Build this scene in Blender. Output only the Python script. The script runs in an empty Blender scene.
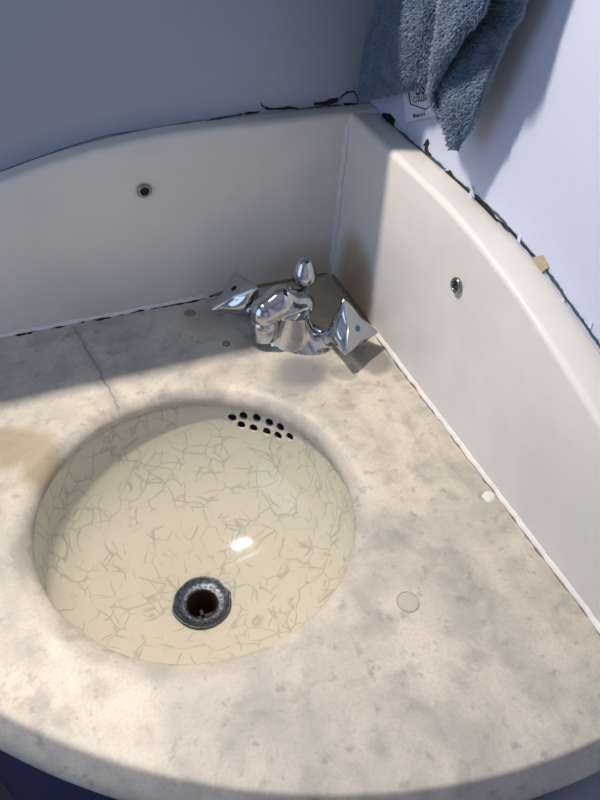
import bpy, bmesh, math, random
import numpy as np
from mathutils import Vector, Matrix

random.seed(7)
rng = np.random.default_rng(7)
scn = bpy.context.scene
C = scn.collection

# ------------------------------------------------------------------ camera
# world: origin = corner of the marble top, z = 0 on the marble, x to the right wall, y to the left wall
FPX = 700.0
YAW, PITCH, ROLL = -0.4611, 0.7936, 0.0881
CAM = np.array([-0.4129, -0.7657, 0.5880])
def _rz(a): return np.array([[math.cos(a), -math.sin(a), 0], [math.sin(a), math.cos(a), 0], [0, 0, 1]])
def _rx(a): return np.array([[1, 0, 0], [0, math.cos(a), -math.sin(a)], [0, math.sin(a), math.cos(a)]])
RM = _rz(YAW) @ _rx(PITCH) @ _rz(ROLL)
cam = bpy.data.cameras.new('camera')
cam.sensor_fit = 'VERTICAL'; cam.sensor_height = 24.0; cam.lens = 24.0 * FPX / 800.0
cam.clip_start = 0.01; cam.clip_end = 50
camo = bpy.data.objects.new('camera', cam)
M4 = Matrix.Identity(4)
for i in range(3):
    for j in range(3): M4[i][j] = RM[i, j]
    M4[i][3] = CAM[i]
camo.matrix_world = M4
C.objects.link(camo); scn.camera = camo

# ------------------------------------------------------------------ light
scn.view_settings.view_transform = 'Standard'
scn.view_settings.look = 'None'
scn.view_settings.exposure = 0.0
scn.view_settings.gamma = 1.0
scn.view_settings.use_curve_mapping = False
W = bpy.data.worlds.new('world'); scn.world = W; W.use_nodes = True
bg = W.node_tree.nodes['Background']
bg.inputs[0].default_value = (0.56, 0.74, 1.0, 1); bg.inputs[1].default_value = 1.85

LAMP = (-0.47, -0.050, 0.98)        # strip light on the left wall above the shelf
la = bpy.data.lights.new('strip_lamp_light', 'AREA')
la.shape = 'RECTANGLE'; la.size = 0.10; la.size_y = 0.016; la.energy = 12.5; la.color = (1.0, 0.87, 0.73)
lo = bpy.data.objects.new('strip_lamp_light', la); lo.location = (LAMP[0], LAMP[1], LAMP[2] - 0.026)
lo.rotation_euler = (math.radians(-25), 0, 0); C.objects.link(lo)

# ------------------------------------------------------------------ helpers
def ray(px, py):
    d = np.array([(px - 300) / FPX, -(py - 400) / FPX, -1.0])
    return RM @ d
def U(px, py, ax, v):
    "pixel -> point on the plane coordinate[ax] = v"
    d = ray(px, py); t = (v - CAM[ax]) / d[ax]
    return CAM + d * t

def link(o, parent=None):
    C.objects.link(o)
    if parent: o.parent = parent
    return o
def mesh_obj(name, verts, faces, mat, parent=None, smooth=True, angle=None):
    me = bpy.data.meshes.new(name)
    me.from_pydata([tuple(map(float, v)) for v in verts], [], faces)
    me.validate(); me.update()
    bm = bmesh.new(); bm.from_mesh(me); bmesh.ops.recalc_face_normals(bm, faces=bm.faces); bm.to_mesh(me); bm.free()
    if smooth:
        me.polygons.foreach_set('use_smooth', [True] * len(me.polygons))
        if angle is not None: me.set_sharp_from_angle(angle=math.radians(angle))
    me.materials.append(mat)
    return link(bpy.data.objects.new(name, me), parent)
def thing(name, label, cat, loc=(0, 0, 0), rz=0.0, group=None, kind=None):
    o = bpy.data.objects.new(name, None); o.empty_display_size = .02
    o.location = loc; o.rotation_euler = (0, 0, rz); C.objects.link(o)
    return tag(o, label, cat, group, kind)
def tag(o, label=None, cat=None, group=None, kind=None):
    if label: o['label'] = label
    if cat: o['category'] = cat
    if group: o['group'] = group
    if kind: o['kind'] = kind
    return o
def lathe(profile, n=64, closed=False):
    v, f = [], []
    m = len(profile)
    for i in range(n):
        a = 2 * math.pi * i / n
        for r, z in profile: v.append((r * math.cos(a), r * math.sin(a), z))
    for i in range(n):
        k = (i + 1) % n
        for j in range(m - 1 + (1 if closed else 0)):
            j2 = (j + 1) % m
            f.append((i * m + j, k * m + j, k * m + j2, i * m + j2))
    return v, f
def loft(rings, closed=True, caps=True):
    v, f = [], []
    m = len(rings[0])
    for r in rings: v += list(r)
    for i in range(len(rings) - 1):
        for j in range(m if closed else m - 1):
            j2 = (j + 1) % m
            f.append((i * m + j, i * m + j2, (i + 1) * m + j2, (i + 1) * m + j))
    if caps and closed:
        f.append(tuple(range(m))[::-1]); f.append(tuple(range((len(rings) - 1) * m, len(rings) * m)))
    return v, f
def box(x0, x1, y0, y1, z0, z1):
    v = [(x, y, z) for z in (z0, z1) for y in (y0, y1) for x in (x0, x1)]
    f = [(0, 2, 3, 1), (4, 5, 7, 6), (0, 1, 5, 4), (2, 6, 7, 3), (0, 4, 6, 2), (1, 3, 7, 5)]
    return v, f
def merge(*parts):
    v, f = [], []
    for pv, pf in parts:
        o = len(v); v += list(pv); f += [tuple(i + o for i in q) for q in pf]
    return v, f
def tube(pts, rad, n=10, caps=True):
    rings = []
    pts = [Vector(p) for p in pts]
    for i, p in enumerate(pts):
        t = (pts[min(i + 1, len(pts) - 1)] - pts[max(i - 1, 0)]).normalized()
        a = t.orthogonal().normalized() if i == 0 else (a - t * a.dot(t)).normalized()
        b = t.cross(a); r = rad(i) if callable(rad) else rad
        rings.append([p + (a * math.cos(2 * math.pi * k / n) + b * math.sin(2 * math.pi * k / n)) * r for k in range(n)])
    return loft(rings, True, caps)
def bevel(o, w, seg=2):
    m = o.modifiers.new('bevel', 'BEVEL'); m.width = w; m.segments = seg; m.limit_method = 'ANGLE'; m.angle_limit = math.radians(40)
    return o

# ------------------------------------------------------------------ materials
class N:
    "tiny node-graph helper"
    def __init__(s, name, rough=.5, metal=0., spec=.5):
        s.m = bpy.data.materials.new(name); s.m.use_nodes = True
        s.t = s.m.node_tree; s.b = s.t.nodes['Principled BSDF']
        s.b.inputs['Roughness'].default_value = rough; s.b.inputs['Metallic'].default_value = metal
        s.b.inputs['Specular IOR Level'].default_value = spec
        s.co = s.t.nodes.new('ShaderNodeTexCoord').outputs['Object']
    def node(s, typ, **kw):
        n = s.t.nodes.new(typ)
        for k, v in kw.items(): setattr(n, k, v)
        return n
    def put(s, sock, v):
        if isinstance(v, bpy.types.NodeSocket): s.t.links.new(v, sock)
        elif isinstance(v, (tuple, list)) and len(v) == 3 and sock.type == 'RGBA': sock.default_value = (*v, 1)
        else: sock.default_value = v
    def noise(s, scale, detail=4, rough=.55, co=None, dist=0., col=False):
        n = s.node('ShaderNodeTexNoise'); s.put(n.inputs['Vector'], co or s.co)
        n.inputs['Scale'].default_value = scale; n.inputs['Detail'].default_value = detail
        n.inputs['Roughness'].default_value = rough; n.inputs['Distortion'].default_value = dist
        return n.outputs['Color' if col else 'Fac']
    def ramp(s, fac, lo, hi, smooth=True):
        n = s.node('ShaderNodeMapRange'); n.interpolation_type = 'SMOOTHSTEP' if smooth else 'LINEAR'
        s.put(n.inputs[0], fac); n.inputs[1].default_value = lo; n.inputs[2].default_value = hi
        return n.outputs[0]
    def math(s, op, a, b=0.):
        n = s.node('ShaderNodeMath', operation=op); s.put(n.inputs[0], a); s.put(n.inputs[1], b); return n.outputs[0]
    def vm(s, op, a, b):
        n = s.node('ShaderNodeVectorMath', operation=op); s.put(n.inputs[0], a); s.put(n.inputs[1], b)
        return n.outputs['Value'] if op in ('LENGTH', 'DISTANCE') else n.outputs[0]
    def mix(s, fac, a, b, blend='MIX'):
        n = s.node('ShaderNodeMix', data_type='RGBA', blend_type=blend)
        s.put(n.inputs[0], fac); s.put(n.inputs[6], a); s.put(n.inputs[7], b); return n.outputs[2]
    def warp(s, scale, amt, detail=3):
        c = s.noise(scale, detail, col=True)
        c = s.vm('SUBTRACT', c, (.5, .5, .5))
        n = s.node('ShaderNodeVectorMath', operation='SCALE'); s.put(n.inputs[0], c); n.inputs['Scale'].default_value = amt
        return s.vm('ADD', s.co, n.outputs[0])
    def blob(s, co, p, rad, soft=.4, scale=(1, 1, 1)):
        "1 inside a blob at point p"
        d = s.vm('MULTIPLY', s.vm('SUBTRACT', co, tuple(p)), tuple(scale))
        return s.ramp(s.vm('LENGTH', d, (0, 0, 0)), rad * (1 + soft), rad * (1 - soft))
    def bump(s, h, strength=.2, dist=.001):
        n = s.node('ShaderNodeBump'); s.put(n.inputs['Height'], h)
        n.inputs['Strength'].default_value = strength; n.inputs['Distance'].default_value = dist
        s.t.links.new(n.outputs[0], s.b.inputs['Normal'])
    def col(s, v): s.put(s.b.inputs['Base Color'], v); return s
    def rough(s, v): s.put(s.b.inputs['Roughness'], v); return s

def plain(name, c, rough=.5, metal=0., spec=.5, var=.08, scale=40):
    k = N(name, rough, metal, spec)
    n = k.noise(scale, 3)
    k.col(k.mix(n, tuple(x * (1 - var) for x in c), tuple(min(1, x * (1 + var)) for x in c)))
    return k.m

def paint_mat(name, c):
    k = N(name, .42, 0, .4)
    n1 = k.noise(3.0, 4); n2 = k.noise(60, 3)
    k.col(k.mix(k.ramp(n1, .3, .7), tuple(x * .95 for x in c), tuple(x * 1.04 for x in c)))
    k.bump(n2, .25, .0015)
    return k.m
M = {}
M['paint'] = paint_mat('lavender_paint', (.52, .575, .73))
M['paint_shaded'] = paint_mat('shaded_lavender_paint', (.32, .38, .475))  # lavender wall paint darkened, the left wall's shade is in the colour
M['ceil'] = paint_mat('ceiling_paint', (.75, .76, .78))
M['floor'] = plain('floor_vinyl', (.10, .11, .14), .4)
M['navy'] = plain('navy_paint', (.006, .016, .075), .45, var=.2)
M['dark'] = plain('cavity_dark', (.012, .011, .010), .9)  # dark substrate and the darkness inside holes, painted as one near-black
M['teal'] = plain('old_teal_sealant', (.035, .075, .085), .7, var=.6, scale=220)
M['tan'] = plain('tan_plaster', (.42, .35, .24), .8, var=.3, scale=200)
M['flap'] = plain('peeled_paint', (.55, .62, .78), .6)
M['white_wood'] = plain('white_lacquer', (.75, .75, .74), .35)
M['glass_mirror'] = plain('mirror_glass', (.85, .88, .9), .03, 1.0, var=.01)
M['caulk'] = plain('white_silicone', (.72, .71, .72), .45, var=.06, scale=150)
M['brown_grout'] = plain('stained_grout', (.20, .16, .11), .75, var=.4, scale=160)
M['rubber'] = plain('black_socket', (.010, .008, .008), .6)
M['rust'] = plain('rusty_pipe', (.085, .040, .018), .55, .3, var=.7, scale=160)
M['bluedot'] = plain('blue_index_dot', (.03, .12, .20), .3)
M['paper'] = plain('paper_tag', (.62, .66, .78), .7, var=.04)
M['ink'] = plain('black_ink', (.015, .015, .02), .7)

k = N('chrome', .045, 1.0); n = k.noise(90, 4)
k.col(k.mix(k.ramp(n, .45, .75), (.54, .56, .58), (.44, .46, .48)))
k.rough(k.math('ADD', k.math('MULTIPLY', k.ramp(k.noise(25, 4), .4, .75), .08), .03))
M['chrome'] = k.m
M['steel'] = plain('dull_steel', (.30, .30, .31), .22, 1.0, var=.25, scale=300)
k = N('brushed_chrome', .34, 1.0); k.col(k.mix(k.noise(70, 4), (.42, .44, .47), (.56, .58, .60))); M['brushed'] = k.m
k = N('worn_drain_metal', .38, .85); n = k.noise(260, 4)
k.col(k.mix(k.ramp(n, .35, .7), (.05, .058, .072), (.14, .155, .185))); k.bump(n, .5, .0012); M['drain'] = k.m

# --- aged marble of the top (object coordinates = world coordinates)
k = N('aged_marble', .30, 0, .35)
wp = k.warp(9, .06)
n1 = k.noise(7.5, 6, .6, wp); n2 = k.noise(28, 5, .6, wp); n3 = k.noise(120, 3); n4 = k.noise(62, 3, .6)
c = k.mix(k.ramp(n1, .34, .70), (.65, .60, .53), (.43, .41, .375))
c = k.mix(k.math('MULTIPLY', k.ramp(n2, .46, .70), .55), c, (.30, .285, .26))
c = k.mix(k.math('MULTIPLY', k.ramp(n4, .57, .72), .55), c, (.24, .23, .21))
c = k.mix(k.math('MULTIPLY', k.ramp(n3, .70, .78), .45), c, (.82, .78, .70))
# rust coloured stain left of the bowl
ws = k.warp(22, .030)
s1 = k.math('MAXIMUM', k.blob(ws, (-.475, -.195, 0), .030, .35, (.85, 1, 0)), k.blob(ws, (-.445, -.222, -.01), .026, .4, (1.2, .7, 0)))
c = k.mix(k.math('MULTIPLY', s1, .75), c, (.31, .25, .155))
# yellow-brown damp stain in the corner behind the tap
s2 = k.blob(ws, (-.035, -.045, 0), .070, .45, (1, 1, 0)); c = k.mix(k.math('MULTIPLY', s2, .65), c, (.47, .385, .265))
# dark patches beside the right handle, damp patch in front of the tap
s3 = k.blob(ws, (-.030, -.190, 0), .024, .25, (1, .8, 0)); c = k.mix(k.math('MULTIPLY', s3, .72), c, (.15, .145, .14))
s3b = k.blob(ws, (-.075, -.205, 0), .016, .25, (1, 1, 0)); c = k.mix(k.math('MULTIPLY', s3b, .5), c, (.20, .20, .20))
s4 = k.blob(ws, (-.125, -.185, 0), .030, .5, (.8, 1, 0)); c = k.mix(k.math('MULTIPLY', s4, .8), c, (.15, .15, .17))
s5 = k.blob(ws, (-.205, -.040, 0), .030, .5, (1, 1, 0)); c = k.mix(k.math('MULTIPLY', s5, .4), c, (.30, .24, .18))
# hairline crack running from the back joint to the bowl
sep = k.node('ShaderNodeSeparateXYZ'); k.put(sep.inputs[0], k.warp(60, .010))
line = k.math('ADD', k.math('SUBTRACT', sep.outputs['X'], -.3735), k.math('MULTIPLY', sep.outputs['Y'], .135))
inY = k.math('MULTIPLY', k.ramp(sep.outputs['Y'], -.172, -.168), k.ramp(sep.outputs['Y'], -.002, -.010))
cr = k.math('MULTIPLY', k.ramp(k.math('ABSOLUTE', line), .0022, .0004), inY)
crw = k.math('MULTIPLY', k.ramp(k.math('ABSOLUTE', line), .014, .0), inY)
c = k.mix(k.math('MULTIPLY', crw, .35), c, (.22, .21, .20)); c = k.mix(k.math('MULTIPLY', cr, .55), c, (.14, .135, .125))
n5 = k.noise(330, 3, .7); c = k.mix(k.math('MULTIPLY', k.ramp(n5, .35, .75), .22), c, (.24, .225, .20))
n6 = k.noise(17, 4, .6, k.vm('MULTIPLY', wp, (1.6, .6, 1))); c = k.mix(k.math('MULTIPLY', k.ramp(n6, .45, .70), .35), c, (.31, .295, .27))
k.col(c); k.rough(k.math('ADD', k.math('MULTIPLY', n2, .25), .33)); k.bump(n2, .15, .0012)
M['marble'] = k.m

def splash_mat(name, spots):
    k = N(name, .26, 0, .5)
    wp = k.warp(5, .10); n1 = k.noise(3.5, 5, .6, wp); n2 = k.noise(9, 5, .6, wp, 1.0)
    c = k.mix(k.ramp(n1, .3, .7), (.71, .70, .685), (.61, .61, .615))
    ws = k.warp(20, .03)
    for p, r, soft, sc, amt, colr in spots:
        c = k.mix(k.math('MULTIPLY', k.blob(ws, p, r, soft, sc), amt), c, colr)
    k.col(c)
    return k.m
M['splash_l'] = splash_mat('white_marble', [((-.05, 0, .015), .055, .5, (.9, 0, 1.3), .45, (.42, .355, .27))])
M['splash_r'] = splash_mat('stained_white_marble', [((0, -.060, .045), .034, .4, (0, .9, .6), .85, (.44, .335, .215)), ((0, -.098, .040), .026, .3, (0, 1, .55), .8, (.44, .34, .23)), ((0, -.075, .010), .045, .4, (0, .9, 1.2), .75, (.44, .335, .215))])

# --- glazed bowl with fine grey strokes
k = N('cream_glaze', .045, 0, .4)
ls = []
for q, (sc, off, wd) in enumerate(((30, (0, 0, 0), .040), (40, (3.1, 1.7, .4), .050), (24, (-2.3, 4.1, 1.9), .032), (33, (6.3, -2.1, 3.3), .042))):
    co = k.vm('ADD', k.warp(16, .030, 2), off)
    vo = k.node('ShaderNodeTexVoronoi', feature='DISTANCE_TO_EDGE'); k.put(vo.inputs['Vector'], co); vo.inputs['Scale'].default_value = sc
    ms = k.ramp(k.noise(34, 1, .5, k.vm('ADD', k.co, (off[1], off[2], off[0] + 7))), .47, .63)
    ls.append(k.math('MULTIPLY', k.ramp(vo.outputs['Distance'], wd, .0), ms))
l = ls[0]
for q in ls[1:]: l = k.math('MAXIMUM', l, q)
k.col(k.mix(k.math('MULTIPLY', l, .45), k.mix(k.noise(5, 3), (.58, .55, .465), (.64, .605, .51)), (.22, .24, .235)))
M['glaze'] = k.m

def towel_mat(name, a, b):
    k = N(name, .95, 0, .1); n = k.noise(55, 4); n2 = k.noise(400, 2)
    c = k.mix(k.ramp(n, .3, .7), a, b); c = k.mix(k.math('MULTIPLY', n2, .5), c, tuple(x * .55 for x in a))
    k.col(c); k.b.inputs['Sheen Weight'].default_value = .3
    return k.m
M['towel'] = towel_mat('blue_terry_base', (.07, .125, .20), (.10, .165, .25))
M['pile'] = towel_mat('blue_terry_pile', (.105, .175, .29), (.19, .28, .40))

# ------------------------------------------------------------------ room
XW, YW = .043, .025            # planes of the right and the left wall
X0, Y0, ZF, ZC = -1.45, -1.75, -.86, 1.42
def struct(name, vf, mat, parent=None):
    o = mesh_obj(name, *vf, mat, parent, smooth=False)
    if parent is None: o['kind'] = 'structure'
    return o
wl = struct('wall_left', box(X0 - .1, XW + .1, YW, YW + .1, ZF, ZC), M['paint_shaded'])
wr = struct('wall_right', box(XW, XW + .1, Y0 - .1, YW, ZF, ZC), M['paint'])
struct('floor', box(X0 - .1, XW + .1, Y0 - .1, YW + .1, ZF - .05, ZF), M['floor'])
struct('ceiling', box(X0 - .1, XW + .1, Y0 - .1, YW + .1, ZC, ZC + .05), M['ceil'])
# wall behind the camera with an open doorway, side wall with a window opening
DX0, DX1, DZ = -.95, -.20, 1.15
struct('wall_front', merge(box(X0 - .1, DX0, Y0 - .1, Y0, ZF, ZC), box(DX1, XW, Y0 - .1, Y0, ZF, ZC), box(DX0, DX1, Y0 - .1, Y0, DZ, ZC)), M['paint'])
WY0, WY1, WZ0, WZ1 = -.95, -.10, -.05, 1.20
struct('wall_side', merge(box(X0 - .1, X0, Y0, WY0, ZF, ZC), box(X0 - .1, X0, WY1, YW, ZF, ZC),
       box(X0 - .1, X0, WY0, WY1, ZF, WZ0), box(X0 - .1, X0, WY0, WY1, WZ1, ZC)), M['paint'])
w1 = struct('window_1', merge(box(X0 - .06, X0 - .02, WY0, WY0 + .04, WZ0, WZ1), box(X0 - .06, X0 - .02, WY1 - .04, WY1, WZ0, WZ1),
       box(X0 - .06, X0 - .02, WY0, WY1, WZ0, WZ0 + .04), box(X0 - .06, X0 - .02, WY0, WY1, WZ1 - .04, WZ1)), M['white_wood'])
struct('door_1', box(DX0, DX1, Y0 - .06, Y0 - .02, ZF, DZ), M['white_wood'])
tr = struct('trim_1', merge(box(DX0 - .06, DX0, Y0, Y0 + .015, ZF, DZ + .06), box(DX1, DX1 + .06, Y0, Y0 + .015, ZF, DZ + .06), box(DX0, DX1, Y0, Y0 + .015, DZ, DZ + .06)), M['white_wood'])

# ------------------------------------------------------------------ marble top
BC = np.array([-.3058, -.3338]); BR = .165
AC = np.array([-.0614, -.0611]); AR = .6150; TH = .034
def outer(theta):
    "distance from the bowl centre to the outline in direction theta; (dist, on_front_arc)"
    d = np.array([math.cos(theta), math.sin(theta)])
    best = 9.; arc = False
    if d[0] > 1e-9:
        t = (0 - BC[0]) / d[0]
        if t < best: best, arc = t, False
    if d[1] > 1e-9:
        t = (0 - BC[1]) / d[1]
        if t < best: best, arc = t, False
    oc = BC - AC; b = oc @ d; q = oc @ oc - AR * AR
    t = -b + math.sqrt(b * b - q)
    if t < best: best, arc = t, True
    return best, arc
ths = set(2 * math.pi * i / 288 for i in range(288))
ends = [(0, 0), (0, AC[1] - math.sqrt(AR ** 2 - AC[0] ** 2)), (AC[0] - math.sqrt(AR ** 2 - AC[1] ** 2), 0)]
for e in ends:
    a = math.atan2(e[1] - BC[1], e[0] - BC[0]) % (2 * math.pi); ths.add(a)
ths = sorted(ths)
rings = []
HB = -.022                                     # underside at the bowl, rebated for its flange
hole = [(.030, HB), (.0, HB), (.0, -.018)] + [(.024 * (1 - math.cos(a)), -.018 * (1 - math.sin(a))) for a in np.linspace(.12, math.pi / 2, 11)] + [(.034, 0)]
front = [(0, 0), (.0015, -.0003), (.0030, -.0014), (.0042, -.0032), (.0125, -.0160), (.0175, -.0250), (.0190, -.0300), (.0182, -.0325), (.0150, -TH)]
for th in ths:
    d = np.array([math.cos(th), math.sin(th)]); R_, arc = outer(th)
    ring = []
    for dr, z in hole: ring.append((*(BC + d * (BR + dr)), z))
    r0 = BR + .034
    for s in (.15, .35, .55, .75, .92): ring.append((*(BC + d * (r0 + (R_ - r0) * s)), 0))
    P = BC + d * R_
    nrm = (P - AC) / np.linalg.norm(P - AC)
    for off, z in front:
        if arc: q = P + nrm * off
        else: q = P + d * 0
        ring.append((*q, z))
    ring.append((*(BC + d * (BR + .030)), -TH))
    rings.append(ring)
m_ = len(rings[0]); v = [p for r in rings for p in r]; f = []
for i in range(len(rings)):
    k2 = (i + 1) % len(rings)
    for j in range(m_):
        j2 = (j + 1) % m_; f.append((i * m_ + j, k2 * m_ + j, k2 * m_ + j2, i * m_ + j2))
top = thing('marble_countertop', 'quarter-round aged grey-white marble vanity top with a hairline crack and stains', 'countertop')
mesh_obj('slab', v, f, M['marble'], top, angle=50)
def disc(r, h, n=24): return lathe([(0.0001, h), (r * .88, h), (r, h * .6), (r, 0)], n)
M['plug'] = plain('pale_filler', (.49, .455, .40), .4, var=.1, scale=90)
M['plugring'] = plain('plug_outline', (.40, .37, .32), .6); M['oldfill'] = plain('old_filler', (.36, .32, .27), .6, var=.3, scale=200); M['oldspot'] = plain('brown_filler', (.27, .22, .18), .7, var=.4, scale=220)
for (px, py, r, mt, rg) in ((226, 344, .0042, 'oldfill', 'dark'), (190, 313, .0070, 'oldspot', 'oldspot'), (408, 602, .0100, 'plug', 'plugring')):
    p = U(px, py, 2, 0)
    o = mesh_obj('filled_hole', *disc(r, .0005), M[mt], top); o.location = (p[0], p[1], 0)
    rr = mesh_obj('hole_edge', *lathe([(r * .98, 0), (r * 1.0, .0007), (r * 1.07 + .0002, .0007), (r * 1.09 + .0002, 0)], 24), M[rg], o)

# ------------------------------------------------------------------ splashbacks
PS = np.array([0, .19, .225, .26, .30, .336, .372, .4236, .50, .55, .60, .64])
PZ = np.array([.2368, .2368, .2358, .2330, .2278, .2220, .2145, .2010, .1795, .160, .135, .105])
def prof(s): return float(np.mean([np.interp(s + o, PS, PZ) for o in (-.012, -.006, 0, .006, .012)]))
STL, STR = .024, .042                          # thickness of the left and of the right slab
def splash(name, label, side, mat):
    root = thing(name, label, 'splashback')
    rings = []
    r = .0070; ST = STL if side == 'l' else STR; dz = -.001 if side == 'l' else 0; tl0 = .0004 if side == 'l' else .0050
    S = np.r_[np.linspace(0, .64, 90)]
    if side == 'l': S = np.r_[np.array([-STR]), S]
    for s in S:
        zt = prof(max(s, 0)) + dz * max(0, min(1, (.30 - s) / .1))
        tl = tl0 * max(.25, min(1, (.36 - s) / .10))
        sec = [(0, .0), (0, zt * .5)] + [(r * (1 - math.cos(a)), zt - r + r * math.sin(a)) for a in np.linspace(0, math.pi / 2, 8)] + [(ST * .6, zt - tl * .5), (ST, zt - tl), (ST, zt * .5), (ST, 0)]
        rings.append([(-s, t, z) if side == 'l' else (t, -s, z) for t, z in sec])
    mesh_obj('slab', *loft(rings), mat, root, angle=45)
    return root
spl = splash('marble_splashback', 'white marble splashback with a curved end against the shaded left wall', 'l', M['splash_l'])
spr = splash('marble_splashback', 'white marble splashback with a cream top edge along the right wall beneath the towel', 'r', M['splash_r'])
def bolt(root, loc, side):
    pr = [(.0068, 0), (.0085, .0006), (.0088, .0022), (.0078, .0042), (.0062, .0048), (.0052, .0040), (.0050, .0018)]
    o = mesh_obj('bolt', *lathe(pr, 32), M['steel'], root)
    o.rotation_euler = (math.pi / 2, 0, 0) if side == 'l' else (0, -math.pi / 2, 0)
    o.location = loc
    mesh_obj('socket', *lathe([(.0001, .0012), (.0024, .0012), (.0026, .0024), (.0042, .0026), (.0052, .0019)], 24), M['rubber'], o)
bolt(spl, U(144, 190, 1, 0), 'l'); bolt(spr, U(458, 285, 0, 0), 'r')

# ------------------------------------------------------------------ sealant beads
def bead(name, pts, up, side, w, h, mat, label, seed=0, jag=.35):
    "ragged triangular fillet: pts on the joint, widths towards side and up"
    g = np.random.default_rng(seed)
    n = len(pts); a = g.normal(size=n); b = g.normal(size=n)
    ker = np.array([.2, .6, .2]); a = np.convolve(a, ker, 'same'); b = np.convolve(b, ker, 'same')
    up = np.array(up, float); side = np.array(side, float); rings = []
    for i, p in enumerate(pts):
        p = np.array(p); e = min(1, i / 3 + .15, (n - 1 - i) / 3 + .15)
        ww = w * (1 + jag * a[i]) * e; hh = h * (1 + jag * b[i] * .6) * e
        rings.append([p, p + side * ww, p + side * ww * .9 + up * hh * .28, p + side * ww * .5 + up * hh * .62, p + side * ww * .22 + up * hh * .95, p + up * hh])
    return tag(mesh_obj(name, *loft(rings), mat), label, 'sealant')
def seg(a, b, n): return [tuple(np.array(a) + (np.array(b) - np.array(a)) * i / (n - 1)) for i in range(n)]
bead('sealant_bead', seg((-.185, 0, 0), (-.665, 0, 0), 120), (0, 0, 1), (0, -1, 0), .0030, .0045, M['caulk'], 'ragged white silicone bead at the foot of the left splashback', 1)
bead('sealant_bead', seg((0, -.128, 0), (0, -.665, 0), 120), (0, 0, 1), (-1, 0, 0), .0040, .0046, M['caulk'], 'straight white silicone bead at the foot of the right splashback', 2, .2)
M['caulk2'] = plain('greyed_silicone', (.60, .61, .64), .5, var=.08, scale=120)
bead('sealant_bead', seg((0, 0, .012), (0, 0, .226), 60), (-1, 0, 0), (0, -1, 0), .0062, .0050, M['caulk2'], 'upright greyish white silicone bead between the two splashbacks', 3)
bead('stained_sealant', seg((-.004, 0, 0), (-.190, 0, 0), 40), (0, 0, 1), (0, -1, 0), .0020, .0040, M['brown_grout'], 'brown stained joint behind the tap at the left splashback', 4)
bead('stained_sealant', seg((0, -.003, 0), (0, -.132, 0), 40), (0, 0, 1), (-1, 0, 0), .0030, .0045, M['brown_grout'], 'brown stained joint beside the tap at the right splashback', 5)
grm = seg((-.170, 0, 0), (-.45, 0, 0), 60)
gb = bead('joint_gap', grm, (0, 0, 1), (0, -1, 0), .0042, .0010, M['dark'], None, 8, .5); gb.parent = bpy.data.objects['sealant_bead']; del gb['category']
gb = bead('joint_gap', seg((0, -.140, 0), (0, -.66, 0), 90), (0, 0, 1), (-1, 0, 0), .0050, .0006, M['brown_grout'], None, 9, .25); gb.parent = bpy.data.objects['sealant_bead.001']; del gb['category']
p = U(489, 497, 2, 0)
vv, ff = lathe([(.0001, .0022), (.004, .0021), (.0065, .0014), (.0075, 0)], 20)
vv = [(x * (1 + .15 * math.sin(3 * math.atan2(y, x) + 1)), y * (1 + .15 * math.sin(2 * math.atan2(y, x))), z) for x, y, z in vv]
o = mesh_obj('sealant_blob', vv, ff, M['caulk']); o.location = (p[0], p[1], 0)
tag(o, 'small round white silicone blob on the marble touching the right-hand bead', 'sealant')

# ------------------------------------------------------------------ bowl
ZB, ZT = -.152, HB
BOT = np.array([-.3150, -.3625])               # the outlet sits a little in front of the centre
BP = [(.178, -.0222), (.1705, -.027), (.1705, -.042), (.1690, -.06), (.1640, -.078), (.155, -.097), (.141, -.114), (.121, -.128), (.098, -.138), (.075, -.1445), (.055, -.1485), (.040, -.1505), (.030, ZB)]
_z = np.array([q[1] for q in BP]); _r = np.array([q[0] for q in BP])
# finer, smoothed profile
_t = np.linspace(0, 1, len(BP)); tt = np.linspace(0, 1, 60)
def sm(a): 
    b = np.interp(tt, _t, a)
    for _ in range(6): b[1:-1] = .25 * b[:-2] + .5 * b[1:-1] + .25 * b[2:]
    return b
PRr, PRz = sm(_r), sm(_z)
def ctr(z): return BC + (BOT - BC) * max(0., min(1., (ZT - z) / (ZT - ZB)))
n_ = 128
inn = [(r, z) for r, z in zip(PRr, PRz)]
outp = [(r + .003, z - .003) for r, z in zip(PRr[::-3], PRz[::-3])]
outp = [(max(r, .030), z) for r, z in outp]; outp[-1] = (.190, -.0275)
prf = inn + outp + [(.190, -.0222)]
v, f = lathe(prf, n_, True)
v2 = []
for x, y, z in v:
    c2 = ctr(z); v2.append((c2[0] + x, c2[1] + y, z))
bowl = mesh_obj('sink_bowl', v2, f, M['glaze'], angle=60)
tag(bowl, 'round cream glazed sink bowl with fine grey strokes set under the marble', 'sink')
def bowl_hit(px, py):
    d = ray(px, py); t = (-.024 - CAM[2]) / d[2]
    while True:
        t += .0004; q = CAM + d * t; c2 = ctr(q[2])
        if q[2] < ZB: return q
        rr = np.interp(-q[2], -PRz, PRr)
        if math.hypot(q[0] - c2[0], q[1] - c2[1]) >= rr and q[1] > c2[1] - .02: return q
hz = [(115, 118), (190, 104), (278, 118), (362, 150), (435, 180), (175, 166), (257, 187), (345, 210), (420, 237), (498, 245)]
cv, cf = [], []
for X, Y in hz:
    q = bowl_hit(215 + X / 6.667, 400 + Y / 6.667)
    c2 = ctr(q[2]); d = np.array([q[0] - c2[0], q[1] - c2[1], -.012]); d /= np.linalg.norm(d)
    a = Vector(q - d * .012); b = Vector(q + d * .016)
    tv, tf = tube([a, b], .0054, 20)
    cv, cf = merge((cv, cf), (tv, tf))
cut = mesh_obj('hole_cutter', cv, cf, M['glaze'], smooth=False)
bo = bowl.modifiers.new('holes', 'BOOLEAN'); bo.operation = 'DIFFERENCE'; bo.solver = 'EXACT'; bo.object = cut
dg = bpy.context.evaluated_depsgraph_get()
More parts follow.
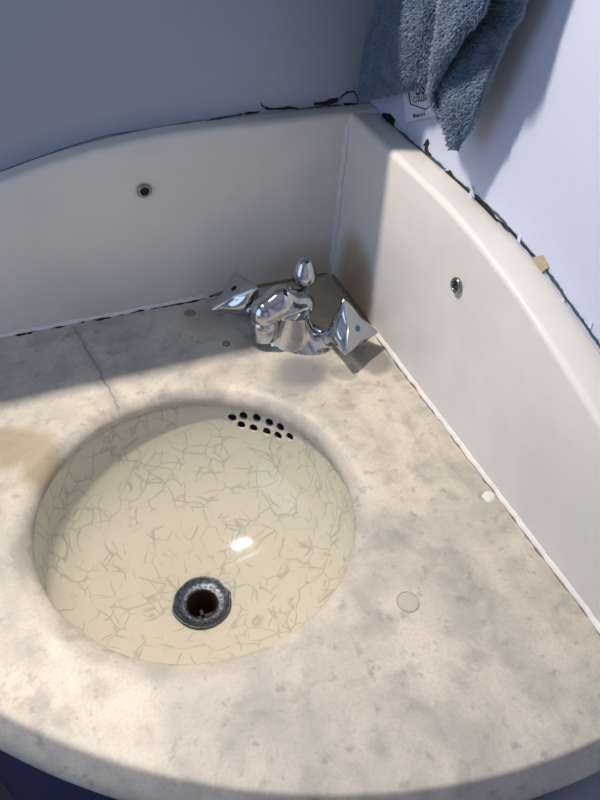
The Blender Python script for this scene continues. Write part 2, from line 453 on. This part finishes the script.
nm = bpy.data.meshes.new_from_object(bowl.evaluated_get(dg)); bowl.modifiers.clear()
old = bowl.data; bowl.data = nm; bpy.data.objects.remove(cut)
nm.polygons.foreach_set('use_smooth', [True] * len(nm.polygons)); nm.set_sharp_from_angle(angle=math.radians(40))

# ------------------------------------------------------------------ drain
dr = thing('sink_drain', 'dark worn metal drain ring with a rusty throat in the sink bowl', 'drain', (BOT[0], BOT[1], ZB)); dr.scale = (.88, .88, 1)
v, f = lathe([(.0190, -.0035), (.0197, -.0010), (.0210, .0004), (.024, .0002), (.0300, .0012), (.0355, .0042), (.0372, .0050), (.0376, .0040), (.036, .0008), (.0285, -.0045), (.0285, -.012)], 72)
g = np.random.default_rng(3); wob = np.interp(np.arange(72), np.arange(0, 73, 4), np.r_[g.normal(0, .02, 18), 0])
v = [(x * (1 + wob[i // 11] * (math.hypot(x, y) > .034)), y * (1 + wob[i // 11] * (math.hypot(x, y) > .034)), z) for i, (x, y, z) in enumerate(v)]
mesh_obj('flange', v, f, M['drain'], dr)
mesh_obj('throat', *lathe([(.0190, -.003), (.0187, -.008), (.0180, -.012), (.0188, -.016), (.0178, -.022), (.0178, -.075), (.0001, -.075)], 40), M['rust'], dr)
mesh_obj('crossbar', *merge(box(-.019, .019, -.0022, .0022, -.034, -.030), box(-.0022, .0022, -.019, .019, -.034, -.030)), M['rubber'], dr, smooth=False)
v, f = lathe([(.0001, .004), (.0025, .0035), (.0036, .0015), (.003, 0)], 12); o = mesh_obj('grit', v, f, M['tan'], dr); o.location = (.003, -.012, -.030)

# ------------------------------------------------------------------ tap (signed distance field -> surface nets)
def vcap(p, a, b, ra, rb):
    a = np.array(a); b = np.array(b); ab = b - a
    h = np.clip(((p - a) @ ab) / (ab @ ab), 0, 1)
    return np.linalg.norm(p - a - h[..., None] * ab, axis=-1) - (ra + (rb - ra) * h)
def vell(p, c, r):
    q = (p - np.array(c)) / np.array(r); k0 = np.linalg.norm(q, axis=-1); k1 = np.linalg.norm(q / np.array(r), axis=-1)
    return k0 * (k0 - 1) / np.maximum(k1, 1e-6)
def smin(a, b, k):
    h = np.maximum(k - np.abs(a - b), 0) / k
    return np.minimum(a, b) - h * h * k * .25
def surface_nets(sdf, lo, hi, res):
    lo = np.array(lo); hi = np.array(hi); n = np.ceil((hi - lo) / res).astype(int) + 1
    ax = [lo[i] + res * np.arange(n[i]) for i in range(3)]
    G = np.stack(np.meshgrid(*ax, indexing='ij'), -1); D = sdf(G); S = D < 0
    c = sum(S[i:n[0] - 1 + i, j:n[1] - 1 + j, k:n[2] - 1 + k].astype(int) for i in (0, 1) for j in (0, 1) for k in (0, 1))
    act = (c > 0) & (c < 8); idx = -np.ones(act.shape, int); idx[act] = np.arange(act.sum())
    ii = np.argwhere(act); V = lo + (ii + .5) * res
    def grad(p, e=res * .2):
        return np.stack([(sdf(p + e * np.eye(3)[i]) - sdf(p - e * np.eye(3)[i])) / (2 * e) for i in range(3)], -1)
    for _ in range(6):
        gr = grad(V); st = gr * (sdf(V) / np.maximum((gr ** 2).sum(-1), .2))[:, None]
        ln = np.linalg.norm(st, axis=1, keepdims=True); V = V - st * np.minimum(1, res * .5 / np.maximum(ln, 1e-9))
    F = []
    for axis in range(3):
        o = [a for a in range(3) if a != axis]
        sl0 = [slice(None)] * 3; sl1 = [slice(None)] * 3; sl0[axis] = slice(0, -1); sl1[axis] = slice(1, None)
        ch = np.argwhere(S[tuple(sl0)] != S[tuple(sl1)])
        for e in ch:
            if e[o[0]] < 1 or e[o[1]] < 1: continue
            q = []
            for da, db in ((-1, -1), (0, -1), (0, 0), (-1, 0)):
                t = e.copy(); t[o[0]] += da; t[o[1]] += db
                if (t >= np.array(idx.shape)).any(): q = None; break
                q.append(int(idx[tuple(t)]))
            if q and min(q) >= 0: F.append(tuple(q))
    return V, F
TAP = (-.110, -.118, 0)
tap = thing('mixer_tap', 'chrome two-handled mixer tap with three-cornered handles in the corner behind the bowl', 'tap', TAP, -math.pi / 4)
SD = np.array([-.56, -.83, 0]); SD /= np.linalg.norm(SD)
NZ = np.array([-.0285, -.0290, 0])
def tap_sdf(p):
    # bell-shaped foot, long along x
    z = np.clip(p[..., 2], 0, .06)
    hx = .0150 + .0410 * np.exp(-z / .022); hy = .0150 + .0170 * np.exp(-z / .028)
    q = np.stack([(p[..., 0] - .004 * z / .04) / hx, (p[..., 1] + .009 * z / .04) / hy], -1); kq = np.linalg.norm(q, axis=-1)
    foot = (kq - 1) * np.minimum(hx, hy) * .8
    foot = np.maximum(foot, p[..., 2] - .050)
    d = foot
    for s in (-1, 1):
        d = smin(d, vcap(p, (s * .024, 0, .008), (.052, .008, .0165) if s > 0 else (-.063, .010, .0125), .011, .0085), .012)
    # hooded spout
    a = np.array([.002, .014, .044]); b = np.array([NZ[0] * .45 - .003, NZ[1] * .45 + .004, .0585]); c = np.array([NZ[0], NZ[1], .0510])
    sp = smin(vcap(p, a, b, .0185, .0190), vcap(p, b, c, .0190, .0190), .010)
    sp = np.maximum(sp, np.where(p[..., 1] < -.012, .0395, .02) - p[..., 2])
    sp = smin(sp, vcap(p, (.0, .014, .0), (.0, .014, .045), .015, .016), .006)
    d = smin(d, sp, .004)
    d = np.maximum(d, -(p[..., 2] - .0005))
    return d
V, F = surface_nets(tap_sdf, (-.080, -.065, -.004), (.075, .045, .088), .0016)
mesh_obj('body', V, F, M['chrome'], tap, angle=65)
o = mesh_obj('nozzle', *lathe([(.0130, .0005), (.0168, 0), (.0176, .001), (.0176, .0262), (.0168, .0272), (.0162, .0280), (.0162, .036), (.0130, .036)], 48), M['chrome'], tap, angle=50); o.location = (NZ[0], NZ[1], .0125)
mesh_obj('aerator', *lathe([(.0001, .001), (.0135, .001)], 32), M['rubber'], o)
# three-cornered handle: concave triangle cap on a scalloped cone
def handle(s, a, h, th, rad, ph, az, dotmat):
    hd = Vector((s * math.cos(az), -math.sin(az), 0)); n = hd * math.cos(th) + Vector((0, 0, math.sin(th)))
    u = (Vector((0, 0, 1)).cross(hd) * -s).normalized(); w = n.cross(u)
    ce = Vector((s * a, 0, h)); L = .042
    K = 120; rings = []
    def rad_at(t, fi):
        # fi: angle from a corner; t 0 neck .. 1 cap
        d = abs((fi + math.pi / 3) % (2 * math.pi / 3) - math.pi / 3)
        full = .5 / math.cos(math.pi / 3 - d) * (1 - .18 * math.sin(1.5 * d) ** 2)
        full = rad * (full - max(0, full - .90) * .45)
        circ = .0086 + (.80 * rad - .0086) * t ** .80
        q = t ** 4
        return circ * (1 - q) + full * q
    for t in [0, .06, .12, .2, .28, .36, .44, .52, .6, .68, .76, .83, .89, .94, .975, .99]:
        rings.append([ce + n * (-L * (1 - t)) + (u * math.cos(ph + 2 * math.pi * k / K) + w * math.sin(ph + 2 * math.pi * k / K)) * rad_at(t, 2 * math.pi * k / K) for k in range(K)])
    for sc, dz in ((.985, .0012), (.955, .0022), (.9, .0028)):
        rings.append([ce + n * dz + (u * math.cos(ph + 2 * math.pi * k / K) + w * math.sin(ph + 2 * math.pi * k / K)) * rad_at(1, 2 * math.pi * k / K) * sc for k in range(K)])
    o = mesh_obj('handle', *loft(rings), M['chrome'], tap, angle=50)
    # brushed cap plate with index dot
    r2 = [[ce + n * dz + (u * math.cos(ph + 2 * math.pi * k / K) + w * math.sin(ph + 2 * math.pi * k / K)) * rad_at(1, 2 * math.pi * k / K) * sc for k in range(K)] for sc, dz in ((.92, .0024), (.92, .0034), (.90, .0038), (.5, .0040), (.1, .0040))]
    mesh_obj('cap_plate', *loft(r2), M['brushed'], o, angle=40)
    d2 = [[ce + n * dz + (u * math.cos(2 * math.pi * k / 20) + w * math.sin(2 * math.pi * k / 20)) * r for k in range(20)] for r, dz in ((.0042, .0038), (.0042, .0046), (.003, .0049))]
    mesh_obj('index_dot', *loft(d2), dotmat, o)
handle(1, .082, .043, math.radians(40), .0430, math.radians(24), math.radians(14), M['bluedot'])
handle(-1, .083, .047, math.radians(58), .0430, math.radians(58), math.radians(26), M['rubber'])
kn = mesh_obj('lift_knob', *lathe([(.0001, .0375), (.0065, .0370), (.0090, .0355), (.0105, .0325), (.0138, .0250), (.0166, .0160), (.0172, .0115), (.0152, .0060), (.0100, .0018), (.0062, 0), (.0050, -.002), (.0046, -.040)], 40), M['chrome'], tap); kn.location = (-.003, .034, .062)

# ------------------------------------------------------------------ wall damage
def flat(name, pts, ax, v, depth, mat, parent, sgn=-1):
    front = [U(x, y, ax, v) for x, y in pts]
    off = np.zeros(3); off[ax] = sgn * depth
    r0 = [tuple(p) for p in front]; r1 = [tuple(p + off) for p in front]
    return mesh_obj(name, *loft([r0, r1]), mat, parent, smooth=False)
def stroke(name, pts, ax, v, w, mat, parent, depth=.0006, seed=0, jag=.4):
    g = np.random.default_rng(seed)
    P = []
    for i in range(len(pts) - 1):
        a = np.array(pts[i], float); b = np.array(pts[i + 1], float); n = max(2, int(np.linalg.norm(b - a) / 3))
        for j in range(n): P.append(a + (b - a) * j / n)
    P.append(np.array(pts[-1], float))
    L_, R_ = [], []
    for i, p in enumerate(P):
        t = P[min(i + 1, len(P) - 1)] - P[max(i - 1, 0)]; t /= np.linalg.norm(t) + 1e-9; nn = np.array([-t[1], t[0]])
        e = min(1, .2 + i / 3, .2 + (len(P) - 1 - i) / 3)
        L_.append(p + nn * w * e * (1 + jag * g.normal())); R_.append(p - nn * w * e * (1 + jag * g.normal()))
    rings = []
    off = np.zeros(3); off[ax] = -depth
    for l, r in zip(L_, R_):
        a = U(*l, ax, v); b = U(*r, ax, v); rings.append([tuple(a), tuple(a + off), tuple(b + off), tuple(b)])
    return mesh_obj(name, *loft(rings), mat, parent, smooth=False)
def cl(X, Y): return (240 + X / 3.75, 80 + Y / 3.75)
def cr_(X, Y): return (380 + X / 2.727, Y / 2.727)
def cq(X, Y): return (400 + X / 3, 140 + Y / 3)
stroke('plaster_crack', [cl(-130, 152), cl(-60, 140), cl(0, 129), cl(40, 122), cl(75, 119)], 1, YW, 1.0, M['teal'], wl, seed=1)
stroke('plaster_crack', [(0, 171), (40, 157), (70, 146), (108, 135), (155, 128), (206, 119)], 1, YW, .28, M['teal'], wl, seed=21)
stroke('plaster_crack', [cl(0, 127), cl(40, 123), cl(74, 119)], 1, YW, 1.0, M['dark'], wl, .0009, seed=2)
stroke('plaster_crack', [cl(78, 84), cl(84, 98), cl(98, 108), cl(140, 108), cl(190, 103), cl(226, 108)], 1, YW, 1.1, M['dark'], wl, .0009, seed=3)
stroke('plaster_crack', [cl(226, 108), cl(290, 101), cl(380, 92)], 1, YW, .9, M['teal'], wl, seed=4)
flat('plaster_chip', [cl(276, 94), cl(278, 84), cl(318, 80), cl(336, 70), cl(368, 66), cl(366, 82), cl(335, 92)], 1, YW, .0010, M['dark'], wl)
stroke('plaster_crack', [cl(372, 76), cl(385, 56), cl(402, 46), cl(426, 42), cl(438, 58), cl(440, 84)], 1, YW, .7, M['dark'], wl, .0010, seed=5)
flat('paint_flap', [cl(374, 86), cl(384, 62), cl(402, 50), cl(424, 46), cl(435, 62), cl(436, 88)], 1, YW, .0008, M['paint_shaded'], wl)
flat('plaster_chip', [cl(386, 84), cl(440, 86), cl(448, 98), cl(392, 97)], 1, YW, .0012, M['dark'], wl)
flat('plaster_chip', [cr_(8, 308), cr_(28, 310), cr_(42, 326), cr_(38, 342), cr_(26, 334), cr_(6, 318)], 0, XW, .0010, M['dark'], wr)
stroke('old_sealant', [(384, 120), (400, 132), (430, 157), (446, 169)], 0, XW, 1.0, M['teal'], wr, .0016, seed=6)
stroke('plaster_crack', [cr_(120, 398), cr_(131, 380), cr_(127, 408), cr_(140, 430), cr_(122, 425)], 0, XW, 1.4, M['dark'], wr, .0012, seed=7)
flat('plaster_chip', [cr_(178, 468), cr_(192, 464), cr_(206, 488), cr_(232, 508), cr_(256, 530), cr_(298, 562), cr_(322, 604), cr_(284, 575), cr_(226, 528), cr_(186, 482)], 0, XW, .0014, M['dark'], wr)
flat('paint_flap', [cr_(246, 528), cr_(254, 506), cr_(262, 540)], 0, XW, .0016, M['flap'], wr)
stroke('plaster_crack', [(496, 218), (512, 232), (530, 252), (546, 270), (556, 283)], 0, XW, 1.0, M['dark'], wr, .0012, seed=8)
stroke('old_sealant', [(540, 262), (556, 283), (570, 303), (586, 325), (604, 351), (640, 410), (690, 500)], 0, XW, .9, M['teal'], wr, .0016, seed=9)
stroke('old_sealant', [(446, 171), (470, 190), (500, 217), (540, 262)], 0, XW, .9, M['teal'], wr, .0010, seed=10)
flat('plaster_chip', [cq(404, 350), cq(430, 345), cq(449, 382), cq(430, 396), cq(412, 372)], 0, XW, .0020, M['tan'], wr)
for i, (x, y) in enumerate(((519, 236), (553, 289), (573, 318), (590, 322), (563, 297))):
    flat('paint_flap', [(x, y), (x + 3, y + 1), (x + 2, y + 7), (x - 1, y + 4)], 0, XW, .0014, M['flap'], wr)

# ------------------------------------------------------------------ towel on its rail
RX, RZ = .003, .620
rail = thing('towel_rail', 'chrome towel rail on the right wall above the splashback carrying the blue towel', 'rail')
mesh_obj('bar', *tube(seg((RX, .005, RZ), (RX, -.47, RZ), 3), .007, 16), M['chrome'], rail, angle=50)
for y in (-.02, -.455):
    mesh_obj('bracket', *merge(tube([(RX, y, RZ), (XW, y, RZ)], .006, 14), tube([(XW - .006, y, RZ), (XW, y, RZ)], .020, 24)), M['chrome'], rail, angle=50)

def grid_surface(rows, nc, nr):
    R = []
    for r in rows:
        r = np.array(r); d = np.r_[0, np.cumsum(np.linalg.norm(np.diff(r, axis=0), axis=1))]; t = np.linspace(0, d[-1], nc)
        R.append(np.stack([np.interp(t, d, r[:, i]) for i in range(3)], -1))
    R = np.array(R); t = np.linspace(0, len(rows) - 1, nr); G = np.zeros((nr, nc, 3))
    for i, s in enumerate(t):
        k0 = min(int(s), len(rows) - 2); f_ = s - k0
        a = R[max(k0 - 1, 0)]; b = R[k0]; c_ = R[k0 + 1]; d = R[min(k0 + 2, len(rows) - 1)]
        G[i] = .5 * (2 * b + (c_ - a) * f_ + (2 * a - 5 * b + 4 * c_ - d) * f_ ** 2 + (3 * b - a - 3 * c_ + d) * f_ ** 3)
    return G
def px_row(pts): return [U(x, y, 0, dx + .011) for x, y, dx in pts]
def lift(row, dz, dx=0, sy=1.0, y0=-.1):
    return [np.array([p[0] + dx, y0 + (p[1] - y0) * sy, p[2] + dz]) for p in row]
# left lobe
A = [px_row([(363, 94, .020), (374, 98, .010), (392, 94, .006), (412, 86, .005), (440, 74, .008)]),
     px_row([(362, 86, .020), (374, 88, .006), (392, 85, -.001), (412, 77, -.002), (442, 64, .005)]),
     px_row([(366, 60, .020), (380, 60, .004), (398, 56, -.006), (418, 50, -.007), (446, 40, .003)]),
     px_row([(372, 30, .018), (386, 28, .002), (404, 24, -.009), (424, 18, -.010), (450, 10, .001)]),
     px_row([(379, 0, .016), (393, -4, .000), (410, -8, -.011), (430, -12, -.012), (456, -20, -.001)])]
# right lobe: a sheet folded over itself, front strip lit, back sheet dark
def rowB(front, fold, back):
    q = min(1., max(0., (front[0] - fold[0]) / 20))
    return px_row([front, ((front[0] * .6 + fold[0] * .4), (front[1] * .6 + fold[1] * .4), front[2] - .004 * q), (fold[0] + 2 * q, fold[1], fold[2] - .006 * q), fold, (fold[0] + 3 * q + .5, fold[1] + 3 * q, back[2] * .6 + fold[2] * .4), ((fold[0] + back[0]) / 2, (fold[1] + back[1]) / 2, back[2] - .003), back])
B = [rowB((453, 148, -.004), (453, 148, -.004), (458, 151, -.003)),
     rowB((444, 122, -.006), (444, 122, -.006), (470, 126, -.003)),
     rowB((438, 104, -.008), (437, 104, -.008), (479, 108, -.003)),
     rowB((436, 86, -.014), (434, 88, -.013), (486, 90, -.003)),
     rowB((453, 56, -.020), (434, 60, -.017), (499, 60, -.002)),
     rowB((471, 28, -.025), (437, 34, -.020), (511, 30, -.001)),
     rowB((489, 0, -.028), (442, 0, -.023), (525, 0, 0.))]
def over_rail(row, sy, ext):
    out = []
    for xo, z in ((-.014 - ext, RZ - .09), (-.013 - ext * .4, RZ - .02), (-.009, RZ + .009), (0., RZ + .013), (.009, RZ + .009), (.013, RZ - .02), (.014, RZ - .10)):
        out.append([np.array([RX + xo + (.25 if z < RZ - .05 and xo < 0 else .08) * (p[0] - np.mean([q[0] for q in row])), p[1] * sy, z]) for p in row])
    return out
A = [[np.array(p) for p in r] for r in A]
A += over_rail(A[-1], .95, .004); B += over_rail(B[-1], .97, .010)
towel = thing('hand_towel', 'blue-grey terry hand towel hanging on the right wall over the corner', 'towel')
allv, allf = [], []
tuf_v, tuf_f = [], []
g = np.random.default_rng(11)
def add_sheet(rows, nc, nr, thick, seed):
    G = grid_surface(rows, nc, nr)
    du = np.gradient(G, axis=1); dv = np.gradient(G, axis=0); nn = np.cross(du, dv); nn /= np.linalg.norm(nn, axis=-1, keepdims=True) + 1e-12
    # soft waviness of the cloth
    uu, vv = np.meshgrid(np.linspace(0, 1, nc), np.linspace(0, 1, nr))
    G = G + nn * (.0012 * np.sin(uu * 9 + vv * 7 + seed) + .0010 * np.sin(vv * 19 - uu * 5 + seed))[..., None]
    lay = []
    for s in (-.5, .5): lay.append(G + nn * thick * s)
    V = np.concatenate([l.reshape(-1, 3) for l in lay]); n0 = nc * nr; F = []
    for i in range(nr - 1):
        for j in range(nc - 1):
            a = i * nc + j
            F.append((a, a + 1, a + nc + 1, a + nc)); F.append((a + n0, a + nc + n0, a + nc + 1 + n0, a + 1 + n0))
    for i in range(nr - 1):
        for j in (0, nc - 1):
            a = i * nc + j; F.append((a, a + nc, a + nc + n0, a + n0))
    for j in range(nc - 1):
        for i in (0, nr - 1):
            a = i * nc + j; F.append((a, a + 1, a + 1 + n0, a + n0))
    global allv, allf
    allv, allf = merge((allv, allf), (V.tolist(), F))
    # tufts
    for s in (-1, 1):
        L_ = G + nn * thick * .5 * s
        quad = (L_[:-1, :-1], L_[1:, :-1], L_[:-1, 1:], L_[1:, 1:])
        area = np.linalg.norm(np.cross(quad[1] - quad[0], quad[2] - quad[0]), axis=-1).ravel()
        zz = quad[0][..., 2].ravel(); area = np.where(zz > .50, area * .25, area)
        cnt = int(area.sum() * 620000)
        pick = g.choice(len(area), cnt, p=area / area.sum()); i, j = np.unravel_index(pick, quad[0].shape[:2]); a = g.random(cnt)[:, None]; b = g.random(cnt)[:, None]
        P = quad[0][i, j] * (1 - a) * (1 - b) + quad[1][i, j] * a * (1 - b) + quad[2][i, j] * (1 - a) * b + quad[3][i, j] * a * b
        Nn = nn[i, j] * s
        T1 = np.cross(Nn, g.normal(size=(cnt, 3))); T1 /= np.linalg.norm(T1, axis=1, keepdims=True); T2 = np.cross(Nn, T1)
        hgt = .0024 * (.7 + .6 * g.random((cnt, 1))); wd = .00062 * (.7 + .6 * g.random((cnt, 1)))
        lean = g.normal(size=(cnt, 3)) * .0010 + np.array([0, 0, -.0012])
        tip = P + Nn * hgt + lean
        mid = P + Nn * hgt * .55 + lean * .3
        base = len(tuf_v)
        for q in range(cnt):
            o = len(tuf_v); t1 = T1[q] * wd[q]; t2 = T2[q] * wd[q]
            c_ = mid[q]; tuf_v.extend((P[q] + t1, P[q] - .5 * t1 + .87 * t2, P[q] - .5 * t1 - .87 * t2, c_ + t1 * 1.1, c_ - .55 * t1 + .95 * t2, c_ - .55 * t1 - .95 * t2, tip[q]))
            tuf_f.extend(((o, o + 1, o + 4, o + 3), (o + 1, o + 2, o + 5, o + 4), (o + 2, o, o + 3, o + 5), (o + 3, o + 4, o + 6), (o + 4, o + 5, o + 6), (o + 5, o + 3, o + 6)))
add_sheet(A, 40, 60, .006, 0)
add_sheet(B, 56, 70, .005, 2)
mesh_obj('cloth', allv, allf, M['towel'], towel)
me = bpy.data.meshes.new('pile'); me.from_pydata([tuple(map(float, p)) for p in tuf_v], [], tuf_f); me.update()
me.polygons.foreach_set('use_smooth', [True] * len(me.polygons)); me.materials.append(M['pile'])
o = link(bpy.data.objects.new('pile', me), towel); o['kind'] = 'stuff'
# printed tag on the wall below the towel hem
TX = .037
def tp(px, py): return U(px, py, 0, TX)
tagq = [(401, 80), (446, 66), (452, 112), (406, 122)]
r0 = [tuple(tp(*q)) for q in tagq]; r1 = [(p[0] + .0006, p[1], p[2]) for p in r0]
tg = mesh_obj('label_tag', *loft([r0, r1]), M['paper'], towel, smooth=False)
def text(s, px, py, hpx, ang=0):
    cu = bpy.data.curves.new('print', 'FONT'); cu.body = s; cu.size = 1; cu.extrude = 0; cu.offset = .018
    to = bpy.data.objects.new('print', cu); C.objects.link(to); dg = bpy.context.evaluated_depsgraph_get(); dg.update()
    me = bpy.data.meshes.new_from_object(to.evaluated_get(dg)); bpy.data.objects.remove(to)
    # map the text plane by its two axes taken on the tag
    o = tp(px, py); ux = tp(px + 10 * math.cos(ang), py + 10 * math.sin(ang)) - o; ux /= np.linalg.norm(ux)
    uz = np.cross(np.array([-1., 0, 0]), ux); sc = hpx * np.linalg.norm(tp(px, py + 10) - o) / 10
    for v_ in me.vertices:
        q = o + (ux * v_.co.x + uz * v_.co.y) * sc + np.array([-.0004, 0, 0]); v_.co = Vector(q)
    me.materials.clear(); me.materials.append(M['ink'])
    link(bpy.data.objects.new('print', me), tg)
SL = -.20
text('US', 415.5, 95.5, 17, SL); text('COLLEC', 413.5, 102.8, 8.2, SL); text('Made in E', 413.5, 118, 6.0, SL)
def pline(pts, w):
    rings = []
    for i, p in enumerate(pts):
        p = np.array(p, float); t = np.array(pts[min(i + 1, len(pts) - 1)], float) - np.array(pts[max(i - 1, 0)], float); t /= np.linalg.norm(t); nn = np.array([-t[1], t[0]]) * w
        a = tp(*(p + nn)) - np.array([.0005, 0, 0]); b = tp(*(p - nn)) - np.array([.0005, 0, 0]); rings.append([tuple(a), tuple(b), tuple(b + np.array([.0004, 0, 0])), tuple(a + np.array([.0004, 0, 0]))])
    mesh_obj('print', *loft(rings), M['ink'], tg, smooth=False)
pline([(409, 92), (410.5, 104), (426, 109.5), (434, 103), (431, 102)], .55)

# ------------------------------------------------------------------ cabinet below
cab = thing('vanity_cabinet', 'dark navy blue curved cabinet under the marble top', 'cabinet', (0, 0, 0))
def arc_shell(r_out, r_in, a0, a1, z0, z1, n=48):
    rings = []
    for i in range(n + 1):
        a = a0 + (a1 - a0) * i / n; d = np.array([math.cos(a), math.sin(a)])
        o = AC + d * r_out; q = AC + d * r_in; rings.append([(*o, z0), (*o, z1), (*q, z1), (*q, z0)])
    return loft(rings)
A0, A1 = math.pi + .03, 1.5 * math.pi - .03
mesh_obj('carcass', *arc_shell(.596, .580, math.pi + .02, 1.5 * math.pi - .02, ZF + .001, -TH - .0005, 64), M['navy'], cab, angle=40)
mid_ = 1.36 * math.pi
for a0, a1 in ((A0, mid_ - .003), (mid_ + .003, A1)):
    d_ = mesh_obj('door', *arc_shell(.612, .5965, a0, a1, ZF + .09, -TH - .045), M['navy'], cab, angle=40)

# ------------------------------------------------------------------ unseen shelf added for its shadow, and strip lamp, above the frame
SF = -.082
sh = thing('shade_shelf', 'shallow unseen white shelf added high on the left wall to shade the back of the marble', 'shelf')
bevel(mesh_obj('board', *box(-.95, -.075, SF, YW, .545, .565), M['white_wood'], sh, smooth=False), .002)
for x in (-.85, -.18):
    bevel(mesh_obj('bracket', *box(x - .006, x + .006, SF + .03, YW, .490, .545), M['white_wood'], sh, smooth=False), .002)
lampo = thing('strip_lamp', 'slim white strip lamp on the left wall above the shelf', 'lamp', LAMP)
bevel(mesh_obj('housing', *box(-.09, .09, -.030, YW - LAMP[1], .002, .040), M['white_wood'], lampo, smooth=False), .004)
k = N('lamp_glow'); k.b.inputs['Emission Color'].default_value = (1, .86, .70, 1); k.b.inputs['Emission Strength'].default_value = 4
bevel(mesh_obj('diffuser', *box(-.055, .055, -.009, .009, -.012, .002), k.m, lampo, smooth=False), .004)
